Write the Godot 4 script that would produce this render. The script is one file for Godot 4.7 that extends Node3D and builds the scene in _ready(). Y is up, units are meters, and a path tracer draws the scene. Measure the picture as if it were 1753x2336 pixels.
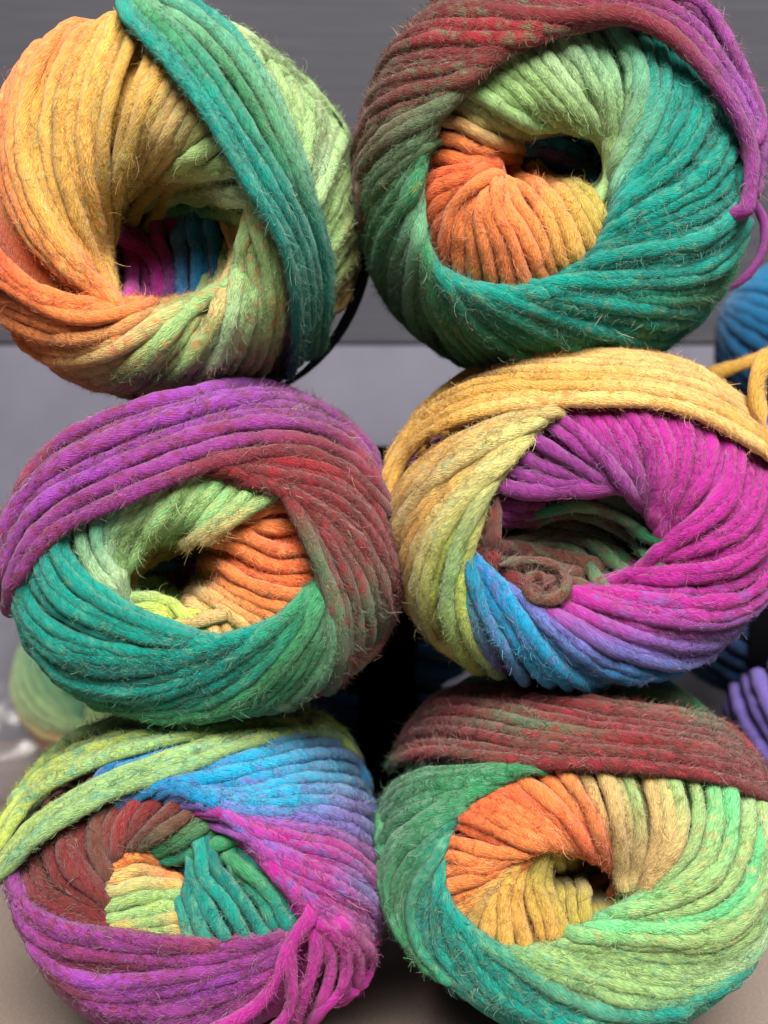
extends Node3D
# A shelf of six wound balls of self-striping wool. Lengths inside the builders are centimetres; CM turns them into metres.

const CM := 0.01
const FOV := 48.0
const PITCH := -6.0
const EYE := Vector3(0, 17.25, 30)          # cm
const WIDE := 1753.0
const TALL := 2336.0

var cam_basis: Basis
var focal: float
var rng := RandomNumberGenerator.new()
var marl := FastNoiseLite.new()
var slow := FastNoiseLite.new()
var wool: StandardMaterial3D
var fibre: StandardMaterial3D
var names := {}
var tufts: Array[ArrayMesh] = []

const HUE := {
	"yl": 0xe0ac4e, "or": 0xf08a48, "do": 0xe8683a, "tn": 0xcfb070, "ol": 0xb8a648, "lg": 0x9cc47a, "pg": 0xaccf9c, "pl": 0xd8d082,
	"bg": 0x6cd088, "gr": 0x3a9460, "dg": 0x2c7048, "te": 0x0c9788, "dt": 0x08746c, "br": 0x762e30, "rd": 0xa42c38,
	"pu": 0x943c90, "vi": 0x9c42b0, "mg": 0xba2a98, "bl": 0x1288c4, "cy": 0x12b0e0, "lv": 0x7a68c0, "lm": 0xc2d45c,
	"py": 0xf0c478, "gg": 0x5e7856, "bn": 0x74483c, "sg": 0x74b48a, "nv": 0x24345c, "db": 0x14507c, "rp": 0x863248,
}


# ---------------------------------------------------------------- the shape of a wound ball
class Ball:
	var c: Vector3
	var b: Basis
	var r: Vector3
	var m := 2.8
	var hc := Vector2.ZERO
	var hr := Vector2.ONE
	var hz := 0.0
	var lean := Vector2.ZERO
	var zf := 0.0
	var k := 3.0
	var base: Vector3
	var seen: Array[Vector3] = []
	var tint: Array[Color] = []

	func d(p: Vector3) -> float:
		var q := (p - c) * b
		var x := q.x / r.x
		var y := q.y / r.y
		var e := pow(pow(x * x + y * y, m * 0.5) + pow(absf(q.z) / r.z, m), 1.0 / m)
		var o := q.length() * (1.0 - 1.0 / maxf(e, 0.02))
		if hr.x <= 0.0:
			return o
		var h := (Vector2((q.x - hc.x - lean.x * (q.z - zf)) / hr.x, (q.y - hc.y - lean.y * (q.z - zf)) / hr.y).length() - 1.0) * minf(hr.x, hr.y)
		h = -_smax(h, hz - q.z, 1.2)
		return _smax(o, h, k)

	func _smax(u: float, v: float, w: float) -> float:
		var s := maxf(w - absf(u - v), 0.0) / w
		return maxf(u, v) + s * s * w * 0.25

	func n(p: Vector3) -> Vector3:
		var f := d(p)
		return Vector3(d(p + Vector3(0.03, 0, 0)) - f, d(p + Vector3(0, 0.03, 0)) - f, d(p + Vector3(0, 0, 0.03)) - f).normalized()

	func onto(p: Vector3, lift: float, times := 3) -> Vector3:
		for i in times:
			p -= n(p) * (d(p) - lift) * 0.9
		return p

	func hit(o: Vector3, v: Vector3, lift: float) -> Vector3:
		var t := 14.0
		var best := 1e9
		var at := o
		for i in 90:
			var p := o + v * t
			var f := d(p) - lift
			if f < best:
				best = f
				at = p
			if f < 0.01:
				return p
			t += clampf(f * 0.6, 0.02, 2.0)
			if t > 60.0:
				break
		return onto(at, lift, 5)


# ---------------------------------------------------------------- helpers
func ray(px: float, py: float) -> Vector3:
	return cam_basis * Vector3((px - WIDE / 2) / focal, (TALL / 2 - py) / focal, -1.0)


func at(px: float, py: float, depth: float) -> Vector3:
	return EYE + ray(px, py) * depth


func hue(code: String) -> Color:
	var c := Color.hex((HUE[code] << 8) | 255)
	c = c.lerp(Color(c.get_luminance(), c.get_luminance(), c.get_luminance()), 0.05).srgb_to_linear()
	return c


func numbered(called: String) -> String:
	names[called] = names.get(called, -1) + 1
	return called if names[called] == 0 else "%s_%03d" % [called, names[called]]


func thing(called: String, label: String, category: String, where: Vector3, group := "") -> Node3D:
	var o := Node3D.new()
	o.name = numbered(called)
	add_child(o)
	o.position = where * CM
	o.set_meta("label", label)
	o.set_meta("category", category)
	if group:
		o.set_meta("group", group)
	return o


func add_mesh(called: String, mesh: Mesh, mat: Material, parent: Node) -> MeshInstance3D:
	var o := MeshInstance3D.new()
	o.name = called
	o.mesh = mesh
	o.material_override = mat
	parent.add_child(o, true)
	return o


var triangles := 0


func arrays(v: PackedVector3Array, n: PackedVector3Array, uv: PackedVector2Array, col: PackedColorArray, ix: PackedInt32Array) -> ArrayMesh:
	var a := []
	a.resize(Mesh.ARRAY_MAX)
	a[Mesh.ARRAY_VERTEX] = v
	a[Mesh.ARRAY_NORMAL] = n
	if uv.size():
		a[Mesh.ARRAY_TEX_UV] = uv
	if col.size():
		a[Mesh.ARRAY_COLOR] = col
	a[Mesh.ARRAY_INDEX] = ix
	triangles += ix.size() / 3
	var m := ArrayMesh.new()
	m.add_surface_from_arrays(Mesh.PRIMITIVE_TRIANGLES, a)
	return m


func resample(p: PackedVector3Array, count: int) -> PackedVector3Array:
	var long := PackedFloat32Array([0.0])
	for i in range(1, p.size()):
		long.append(long[i - 1] + p[i].distance_to(p[i - 1]))
	var out := PackedVector3Array()
	var j := 0
	for i in count:
		var s := long[-1] * i / (count - 1)
		while j < p.size() - 2 and long[j + 1] < s:
			j += 1
		out.append(p[j].lerp(p[j + 1], clampf((s - long[j]) / maxf(long[j + 1] - long[j], 1e-6), 0, 1)))
	return out


func curve(flat: Array, zoom: Array) -> PackedVector3Array:
	# a traced line, smoothed, as 25 evenly spaced points of the photograph
	var p: Array[Vector3] = []
	for i in range(0, flat.size(), 2):
		p.append(Vector3(zoom[0] + flat[i] / zoom[2], zoom[1] + flat[i + 1] / zoom[2], 0))
	var fine := PackedVector3Array()
	for i in p.size() - 1:
		var a := p[maxi(i - 1, 0)]
		var d := p[mini(i + 2, p.size() - 1)]
		for s in 8:
			fine.append(p[i].cubic_interpolate(p[i + 1], a, d, s / 8.0))
	fine.append(p[-1])
	return resample(fine, 25)


func walk(ball: Ball, p: Vector3, t: Vector3, length: float, lift: float, sink: float, step := 0.3, steer := 0.0) -> PackedVector3Array:
	# follows the ball's surface straight on, sinking into the wool if asked
	var out := PackedVector3Array()
	var count := int(length / step)
	if steer > 0.0:
		t = (t - ball.b.z * (maxf(t.dot(ball.b.z), 0.0) + 0.3)).normalized()
	for i in count:
		p += t * step
		var n := ball.n(p)
		p -= n * (ball.d(p) - lift + sink * (i + 1) / count)
		t -= ball.b.z * steer
		t = (t - n * t.dot(n)).normalized()
		out.append(p)
	return out


func strand(ball: Ball, parent: Node3D, pts: PackedVector3Array, first: int, last: int, cols: Callable, radius: float, sides: int, step: float, fuzz: float, tag := "strand") -> void:
	# one length of yarn: a soft uneven tube along pts (cm) with its own halo of fibres between the points first and last
	var total := 0.0
	var from := 0.0
	var to := 0.0
	for i in range(1, pts.size()):
		total += pts[i].distance_to(pts[i - 1])
		if i == first:
			from = total
		if i == last:
			to = total
	var rings := maxi(int(total / step), 4)
	var p := resample(pts, rings)
	var key := rng.randf() * 400.0
	var turn := rng.randf_range(1.1, 1.9)
	var v := PackedVector3Array()
	var n := PackedVector3Array()
	var uv := PackedVector2Array()
	var col := PackedColorArray()
	var ix := PackedInt32Array()
	var across := PackedVector3Array()
	var outward := PackedVector3Array()
	for i in rings:
		var t := (p[mini(i + 1, rings - 1)] - p[maxi(i - 1, 0)]).normalized()
		var up := ball.n(p[i]) if ball else Vector3.UP
		var side := t.cross(up).normalized()
		if side.length() < 0.5:
			side = across[-1] if across.size() else t.cross(Vector3.RIGHT).normalized()
		up = side.cross(t).normalized()
		across.append(side)
		outward.append(up)
		var s := total * i / (rings - 1)
		var thick := radius * (1.0 + 0.26 * slow.get_noise_2d(s * 0.8, key) + 0.07 * slow.get_noise_2d(s * 3.0, key + 50.0))
		thick *= 0.3 + 0.7 * smoothstep(0.0, 0.5, minf(s, total - s) + 0.02)
		var base: Color = cols.call((s - from) / maxf(to - from, 0.01))
		var mix: Color = cols.call(-9.0)
		for j in sides + 1:
			var a := TAU * j / sides
			var spin := a + s * turn
			var lump := 1.0 + 0.07 * marl.get_noise_3d(s * 1.1, cos(spin) * 1.8 + key, sin(spin) * 1.8)
			var dir := side * cos(a) * 1.06 + up * sin(a) * 0.96
			var q := p[i] + dir * thick * lump
			if q.y < 0.03:
				q.y = 0.03
			v.append((q - ball.base) * CM if ball else q * CM)
			n.append((side * cos(a) / 1.06 + up * sin(a) / 0.96).normalized())
			uv.append(Vector2(float(j) / sides + s * turn / TAU, s * 0.5 + key))
			var f := marl.get_noise_3d(s * 0.75 + key, cos(spin) * 1.7, sin(spin) * 1.7 + key)
			var share: float = smoothstep(0.52 - mix.a * 1.5, 0.95 - mix.a * 1.5, f + 0.12)
			var g := 1.0 + 0.16 * marl.get_noise_3d(s * 2.0 + key, cos(spin) * 3.0, sin(spin) * 3.0 + key + 90.0)
			var c := base.lerp(mix, share * clampf(mix.a * 4.0, 0.35, 0.9) if mix.a > 0.0 else 0.0)
			col.append(Color(c.r * g, c.g * g, c.b * g))
	var w := sides + 1
	for i in rings - 1:
		for j in sides:
			var o := i * w + j
			ix.append_array(PackedInt32Array([o, o + 1, o + w, o + 1, o + w + 1, o + w]))
	for e in [0, rings - 1]:
		var o: int = v.size()
		var mid := Vector3.ZERO
		for j in sides:
			mid += v[e * w + j]
		v.append(mid / sides)
		n.append((p[0] - p[1]).normalized() if e == 0 else (p[-1] - p[-2]).normalized())
		uv.append(Vector2.ZERO)
		col.append(col[e * w])
		for j in sides:
			ix.append_array(PackedInt32Array([o, e * w + j + 1, e * w + j] if e == 0 else [o, e * w + j, e * w + j + 1]))
	var o := add_mesh(tag, arrays(v, n, uv, col, ix), wool, parent)
	if fuzz <= 0.0:
		return
	# the halo: tufts of thin curling fibres that leave the surface and fall back to it
	var many := int((to - from) * fuzz)
	if many < 1:
		return
	var mm := MultiMesh.new()
	mm.transform_format = MultiMesh.TRANSFORM_3D
	mm.use_colors = true
	mm.mesh = tufts[rng.randi() % tufts.size()]
	mm.instance_count = many
	for f in many:
		var s := rng.randf_range(from, to)
		var i := clampi(int(s / total * (rings - 1)), 1, rings - 2)
		var a := rng.randf_range(-0.4, PI + 0.4)
		var j := int(fposmod(a, TAU) / TAU * sides)
		var t := (p[i + 1] - p[i]).normalized()
		var out := across[i] * cos(a) + outward[i] * sin(a)
		var c := col[i * w + j]
		var q := p[i].lerp(p[i + 1], rng.randf()) + out * radius * 0.95
		q.y = maxf(q.y, 0.02)
		if ball:
			q -= ball.base
		var turned := t.rotated(out.normalized(), rng.randf_range(-0.6, 0.6) + (PI if rng.randf() < 0.5 else 0.0))
		var size := rng.randf_range(0.6, 1.35) * (1.7 if rng.randf() < 0.06 else 1.0)
		var pale := rng.randf_range(0.0, 0.30) + (0.25 if rng.randf() < 0.12 else 0.0)
		mm.set_instance_transform(f, Transform3D(Basis(turned, out, turned.cross(out)) * size, q * CM))
		mm.set_instance_color(f, Color(lerpf(c.r, 0.80, pale), lerpf(c.g, 0.75, pale), lerpf(c.b, 0.66, pale)))
	var halo := MultiMeshInstance3D.new()
	halo.name = "fuzz"
	halo.multimesh = mm
	halo.material_override = fibre
	halo.set_meta("kind", "stuff")
	o.add_child(halo, true)


func make_tufts() -> void:
	# six tufts of four fibres each; x runs along the yarn, y away from it
	for kind in 6:
		var v := PackedVector3Array()
		var n := PackedVector3Array()
		var ix := PackedInt32Array()
		for h in 4:
			var dir := Vector3(rng.randf_range(0.3, 1.2), rng.randf_range(0.2, 0.95), rng.randf_range(-0.9, 0.9)).normalized()
			var long := rng.randf_range(0.09, 0.24) * (2.0 if h == 0 else 1.0)
			var curl := rng.randf_range(1.5, 5.5) if h == 0 else rng.randf_range(0.6, 2.6)
			var bend := Vector3(rng.randf_range(-0.9, 0.9), rng.randf_range(-0.9, 0.25), rng.randf_range(-1, 1))
			bend = (bend - dir * bend.dot(dir)).normalized()
			var drift := dir.cross(bend) * rng.randf_range(-0.25, 0.25)
			var root := Vector3(rng.randf_range(-0.09, 0.09), -0.01, rng.randf_range(-0.05, 0.05))
			var flat := dir.cross(Vector3(rng.randf() - 0.5, rng.randf() - 0.5, rng.randf() - 0.5)).normalized()
			if dir.cross(flat).y < 0.0:
				flat = -flat
			var facing := (dir.cross(flat) + Vector3.UP * 0.6).normalized()
			var wide := rng.randf_range(0.0022, 0.0042)
			var parts := 6 if h == 0 else 4
			for m in parts + 1:
				var x := float(m) / parts
				var place := root + (dir * sin(curl * x) + bend * (1.0 - cos(curl * x))) * long / curl + drift * x * long
				var hw := wide * (1.0 - 0.6 * x)
				v.append((place - flat * hw) * CM)
				v.append((place + flat * hw) * CM)
				n.append(facing)
				n.append(facing)
				if m < parts:
					var k := v.size() - 2
					ix.append_array(PackedInt32Array([k, k + 1, k + 2, k + 1, k + 3, k + 2]))
		tufts.append(arrays(v, n, PackedVector2Array(), PackedColorArray(), ix))


func blend(list: Array, t: float) -> Color:
	t = clampf(t, 0, 1) * (list.size() - 1)
	var i := mini(int(t), list.size() - 2)
	if list.size() == 1:
		return hue(list[0])
	return hue(list[i]).lerp(hue(list[i + 1]), smoothstep(0.0, 1.0, t - i))


func band(ball: Ball, parent: Node3D, zoom: Array, b: Dictionary) -> void:
	# lays the strands of one winding: traced guides, and strands between them as close as the yarn is thick
	var guides: Array[PackedVector3Array] = []
	for g in b.g:
		guides.append(curve(g, zoom))
	var lift: float = b.get("l", 0.0)
	var gap: float = b.get("gap", 27.0)
	var spots: Array[float] = []
	for i in guides.size() - 1:
		var far := 0.0
		for s in [6, 12, 18]:
			far += guides[i][s].distance_to(guides[i + 1][s]) / 3.0
		var steps := maxi(roundi(far / gap), 1)
		for s in steps:
			spots.append(i + float(s) / steps)
	spots.append(guides.size() - 1.0)
	var radius: float = b.get("r", 0.178)
	for u in spots:
		var i := mini(int(u), maxi(guides.size() - 2, 0))
		var f := u - i
		var pts := PackedVector3Array()
		var high := lift + rng.randf_range(-0.1, 0.1) + (b.get("rise", 0.0) as float) * u / maxf(guides.size() - 1, 1)
		var key := rng.randf() * 90.0
		var path: Array[Vector3] = []
		var drop: Array[float] = []
		for s in 25:
			var q := guides[i][s]
			if guides.size() > 1:
				q = q.cubic_interpolate(guides[i + 1][s], guides[maxi(i - 1, 0)][s], guides[mini(i + 2, guides.size() - 1)][s], f)
			q += Vector3(slow.get_noise_2d(s * 0.9, key), slow.get_noise_2d(s * 0.9, key + 40), 0) * (b.get("wob", 7.0) as float)
			path.append(q)
			drop.append(0.0)
		if b.has("rim"):
			# the strand swings round and runs on along the edge of its winding
			var top := guides.size() - 1
			var here := minf(u, top - 0.01)
			var along := guides[int(here) + 1][24] - guides[int(here)][24]
			var way := signf(along.dot(path[24] - path[19]))
			path.resize(23)
			drop.resize(23)
			for k in 10:
				var e: float = u + way * (b.rim as float) * (k + 1) / 10.0
				if e < 0.0 or e > top:
					break
				var j := mini(int(e), top - 1)
				path.append(guides[j][24].cubic_interpolate(guides[j + 1][24], guides[maxi(j - 1, 0)][24], guides[mini(j + 2, top)][24], e - j))
				drop.append(0.5 * (k + 1) / 10.0)
			for again in 5:
				var old := path.duplicate()
				for k in range(14, path.size() - 1):
					path[k] = old[k].lerp((old[k - 1] + old[k + 1]) * 0.5, 0.6)
		for s in path.size():
			pts.append(ball.hit(EYE, ray(path[s].x, path[s].y).normalized(), high - drop[s] + 0.09 * slow.get_noise_2d(s * 1.7, key + 70)))
		var tip := pts.size() - 1
		for again in 3:
			var copy := pts.duplicate()
			for s in range(1, tip):
				pts[s] = copy[s].lerp((copy[s - 1] + copy[s + 1]) * 0.5, 0.5)
		var out: float = b.get("s", 6.5)
		var into: float = b.get("e", 2.4)
		var line := PackedVector3Array()
		if out > 0.0:
			line = walk(ball, pts[0], (pts[0] - pts[2]).normalized(), out, high, b.get("ss", 0.25), 0.3, 0.35 if out > 2.5 else 0.0)
			line.reverse()
		var first := line.size()
		line.append_array(pts)
		var last := line.size() - 1
		if into > 0.0:
			line.append_array(walk(ball, pts[tip], (pts[tip] - pts[tip - 2]).normalized(), into, high - drop[-1], b.get("es", 0.5), 0.3, 0.35 if into > 2.5 else 0.0))
		var sets: Array = b.c
		var w: float = u / maxf(guides.size() - 1.0, 1.0) * (sets.size() - 1)
		var ci := mini(int(w), maxi(sets.size() - 2, 0))
		var drift := rng.randf_range(-0.07, 0.07)
		var fleck := Color(0, 0, 0, 0)
		if b.has("f"):
			fleck = hue(b.f[0])
			fleck.a = b.f[1]
		var tone := rng.randf_range(0.93, 1.07)
		var cols := func(t: float) -> Color:
			if t < -8.0:
				return fleck
			var c := blend(sets[ci], t + drift)
			if sets.size() > 1:
				c = c.lerp(blend(sets[ci + 1], t + drift), smoothstep(0.0, 1.0, w - ci))
			return Color(c.r * tone, c.g * tone, c.b * tone)
		strand(ball, parent, line, first, last, cols, radius * rng.randf_range(0.86, 1.16), 10, 0.125, 62.0)
		for s in range(0, 21, 4):
			ball.seen.append(pts[s])
			ball.tint.append(cols.call(float(s) / tip))


func near_tint(ball: Ball, p: Vector3) -> Color:
	var best := 1e9
	var c := Color(0.2, 0.2, 0.2)
	for i in ball.seen.size():
		var q := ball.seen[i].distance_squared_to(p)
		if q < best:
			best = q
			c = ball.tint[i]
	return c


func wind(ball: Ball, parent: Node3D, count: int, ahead: float, behind: float, lift: float, tilt: float, palette := [], fuzz := 0.0, sides := 7, step := 0.3, radius := 0.24) -> void:
	# the older windings that carry on round the sides and the back
	for i in count:
		var a := TAU * (i + rng.randf_range(-0.2, 0.2)) / count
		var p := ball.onto(ball.c + ball.b * Vector3(ball.r.x * cos(a), ball.r.y * sin(a), 0.2), lift, 5)
		var n := ball.n(p)
		var t := (ball.b.z * cos(tilt) + ball.b.z.cross(n) * sin(tilt)).normalized()
		var high := lift + rng.randf_range(-0.06, 0.06)
		var line := walk(ball, p, -t, behind, high, 0.0)
		line.reverse()
		line.append(p)
		line.append_array(walk(ball, p, t, ahead, high, 0.3))
		var c: Array[Color] = []
		for s in 6:
			if palette:
				c.append(blend(palette, fposmod(float(i) / count + s * 0.03, 1.0)))
			else:
				c.append(near_tint(ball, line[mini(s * line.size() / 5, line.size() - 1)]))
		var cols := func(x: float) -> Color:
			if x < -8.0:
				return Color(0, 0, 0, 0)
			x = clampf(x, 0, 1) * 5
			var h := mini(int(x), 4)
			return c[h].lerp(c[h + 1], x - h)
		strand(ball, parent, line, 1, line.size() - 1, cols, radius, sides, step, fuzz)


func core(ball: Ball, parent: Node3D, lift: float, plain := "") -> void:
	# the closely packed wool under the outer windings, found as the surface d = lift
	var reach := maxf(ball.r.x, maxf(ball.r.y, ball.r.z)) + 0.6
	var cell := 0.36
	var count := int(ceil(reach * 2 / cell)) + 1
	var low := ball.c - Vector3.ONE * reach
	var val := PackedFloat32Array()
	val.resize(count * count * count)
	for z in count:
		for y in count:
			for x in count:
				val[(z * count + y) * count + x] = ball.d(low + Vector3(x, y, z) * cell) - lift
	var id := {}
	var v := PackedVector3Array()
	var n := PackedVector3Array()
	var col := PackedColorArray()
	var ix := PackedInt32Array()
	var offs := [0, 1, count, count + 1, count * count, count * count + 1, count * count + count, count * count + count + 1]
	for z in count - 1:
		for y in count - 1:
			for x in count - 1:
				var o := (z * count + y) * count + x
				var inside := 0
				for k in 8:
					if val[o + offs[k]] < 0.0:
						inside += 1
				if inside == 0 or inside == 8:
					continue
				var p := ball.onto(low + (Vector3(x, y, z) + Vector3.ONE * 0.5) * cell, lift, 2)
				if p.y < 0.03:
					p.y = 0.03
				id[o] = v.size()
				v.append((p - ball.base) * CM)
				n.append(ball.n(p))
				col.append(hue(plain) if plain else near_tint(ball, p))
	var dirs := [1, count, count * count]
	for o in id:
		for k in 3:
			var f: float = val[o]
			var s: float = val[o + dirs[k]]
			if (f < 0.0) == (s < 0.0):
				continue
			var d1: int = dirs[(k + 1) % 3]
			var d2: int = dirs[(k + 2) % 3]
			if not (id.has(o - d1) and id.has(o - d2) and id.has(o - d1 - d2)):
				continue
			var q := [id[o], id[o - d1], id[o - d1 - d2], id[o - d2]]
			ix.append_array(PackedInt32Array([q[0], q[1], q[2], q[0], q[2], q[3]] if f > 0.0 else [q[0], q[2], q[1], q[0], q[3], q[2]]))
	var uv := PackedVector2Array()
	for p in v:
		uv.append(Vector2(p.x, p.y) * 60.0)
	add_mesh("core", arrays(v, n, uv, col, ix), wool, parent)


func make_ball(px: float, py: float, depth: float, size: Vector3, yaw: float, pitch: float, hole_px: Array, hole: Vector2, deep: float, round_: float) -> Ball:
	var q := Ball.new()
	q.c = at(px, py, depth)
	q.b = Basis.from_euler(Vector3(deg_to_rad(pitch), deg_to_rad(yaw), 0))
	q.r = size
	q.k = round_
	q.hr = hole
	if hole.x > 0.0:
		var face := at(hole_px[0], hole_px[1], depth - size.z * 0.75)
		var l := (face - q.c) * q.b
		q.hc = Vector2(l.x, l.y)
		q.hz = size.z - deep
		q.zf = l.z
		var v := (EYE - face) * q.b
		q.lean = Vector2(v.x, v.y) / v.z * 0.85
	q.base = Vector3(q.c.x, maxf(q.c.y - size.y, 0.0), q.c.z)
	return q


func noise(seed_: int, freq: float, octaves := 3) -> FastNoiseLite:
	var f := FastNoiseLite.new()
	f.noise_type = FastNoiseLite.TYPE_SIMPLEX_SMOOTH
	f.seed = seed_
	f.frequency = freq
	f.fractal_octaves = octaves
	return f


func noise_texture(f: FastNoiseLite, size: int, low := Color.BLACK, high := Color.WHITE, normal := false, strength := 4.0, tall := 0) -> ImageTexture:
	var im := f.get_seamless_image(size, tall if tall else size)
	im.convert(Image.FORMAT_RGBA8)
	if normal:
		im.bump_map_to_normal_map(strength)
	else:
		for y in im.get_height():
			for x in im.get_width():
				im.set_pixel(x, y, low.lerp(high, im.get_pixel(x, y).r))
	return ImageTexture.create_from_image(im)


func box(size: Vector3, where: Vector3, uvs := true) -> ArrayMesh:
	var st := SurfaceTool.new()
	var b := BoxMesh.new()
	b.size = size * CM
	st.append_from(b, 0, Transform3D(Basis(), where * CM))
	return st.commit()


func _ready() -> void:
	rng.seed = 7
	marl = noise(3, 1.0, 2)
	slow = noise(11, 1.0, 2)

	# ------------------------------------------------ camera, room light, exposure
	focal = (TALL / 2) / tan(deg_to_rad(FOV / 2))
	cam_basis = Basis.from_euler(Vector3(deg_to_rad(PITCH), 0, 0))
	var cam := Camera3D.new()
	cam.name = "camera"
	add_child(cam)
	var lens := CameraAttributesPhysical.new()
	lens.frustum_focal_length = 35.0 / (2.0 * tan(deg_to_rad(FOV / 2)))
	lens.frustum_focus_distance = 0.268
	lens.frustum_near = 0.02
	lens.frustum_far = 20.0
	lens.exposure_aperture = 11.0
	cam.attributes = lens
	cam.fov = FOV
	cam.position = EYE * CM
	cam.rotation_degrees = Vector3(PITCH, 0, 0)
	cam.current = true
	var env := Environment.new()
	env.background_mode = Environment.BG_COLOR
	env.background_color = Color(0.10, 0.10, 0.11)
	env.tonemap_mode = Environment.TONE_MAPPER_LINEAR
	env.tonemap_exposure = 1.2
	env.sdfgi_enabled = true
	env.ssao_enabled = true
	env.ssil_enabled = true
	var we := WorldEnvironment.new()
	we.name = "room_light"
	we.environment = env
	add_child(we)
	var lamp := AreaLight3D.new()
	lamp.name = "ceiling_panel"
	lamp.area_size = Vector2(0.9, 0.6)
	lamp.light_color = Color(1.0, 0.975, 0.94)
	lamp.light_energy = 5.3
	lamp.shadow_enabled = true
	lamp.area_range = 6.0
	add_child(lamp)
	lamp.position = Vector3(0.10, 1.12, 0.92)
	lamp.look_at(Vector3(0.0, 0.12, 0.0))

	# ------------------------------------------------ materials
	wool = StandardMaterial3D.new()
	wool.vertex_color_use_as_albedo = true
	wool.roughness = 1.0
	wool.metallic_specular = 0.15
	wool.rim_enabled = true
	wool.rim = 0.35
	wool.rim_tint = 0.5
	wool.albedo_texture = noise_texture(noise(21, 0.035, 4), 256, Color(0.74, 0.74, 0.74), Color(1, 1, 1))
	wool.uv1_scale = Vector3(3, 0.8, 1)
	wool.heightmap_enabled = true
	wool.heightmap_scale = 0.03
	wool.heightmap_texture = noise_texture(noise(22, 0.05, 3), 256)
	fibre = StandardMaterial3D.new()
	fibre.vertex_color_use_as_albedo = true
	fibre.roughness = 1.0
	fibre.metallic_specular = 0.2
	fibre.cull_mode = BaseMaterial3D.CULL_DISABLED
	fibre.backlight_enabled = true
	fibre.backlight = Color(1, 1, 1)

	make_tufts()
	setting()
	balls()
	behind()


func setting() -> void:
	var board := StandardMaterial3D.new()
	board.albedo_texture = noise_texture(noise(31, 0.06, 5), 512, Color(0.46, 0.405, 0.38), Color(0.57, 0.515, 0.48))
	board.uv1_triplanar = true
	board.uv1_scale = Vector3.ONE * 26.0
	board.roughness = 0.9
	var shelf := add_mesh("floor", box(Vector3(160, 2, 90), Vector3(0, -1, -10)), board, self)
	shelf.set_meta("kind", "structure")
	shelf.set_meta("label", "greyish brown fibreboard shelf under the wool balls")
	var dark := StandardMaterial3D.new()
	dark.albedo_texture = noise_texture(noise(41, 0.02, 4), 512, Color(0.18, 0.18, 0.215), Color(0.23, 0.23, 0.265))
	dark.uv1_triplanar = true
	dark.uv1_scale = Vector3(1.2, 26, 1.2)
	dark.roughness = 0.8
	var wall := add_mesh("wall", box(Vector3(160, 60, 2), Vector3(0, 49.6, -27)), dark, self)
	wall.set_meta("kind", "structure")
	wall.set_meta("label", "dark grey panel at the back of the shelf")
	var pale := StandardMaterial3D.new()
	pale.albedo_texture = noise_texture(noise(43, 0.02, 4), 256, Color(0.35, 0.35, 0.41), Color(0.39, 0.39, 0.45))
	pale.uv1_triplanar = true
	pale.uv1_scale = Vector3(4, 4, 4)
	pale.roughness = 0.5
	var low := add_mesh("wall_lower", box(Vector3(160, 19.4, 2), Vector3(0, 9.72, -26.4)), pale, self)
	low.set_meta("kind", "structure")
	low.set_meta("label", "pale lilac grey panel below the dark back panel")


func finish(q: Ball, o: Node3D, count := 46) -> void:
	wind(q, o, count, 2.6, 8.5, -0.2, 0.6)
	core(q, o, -0.33)


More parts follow.
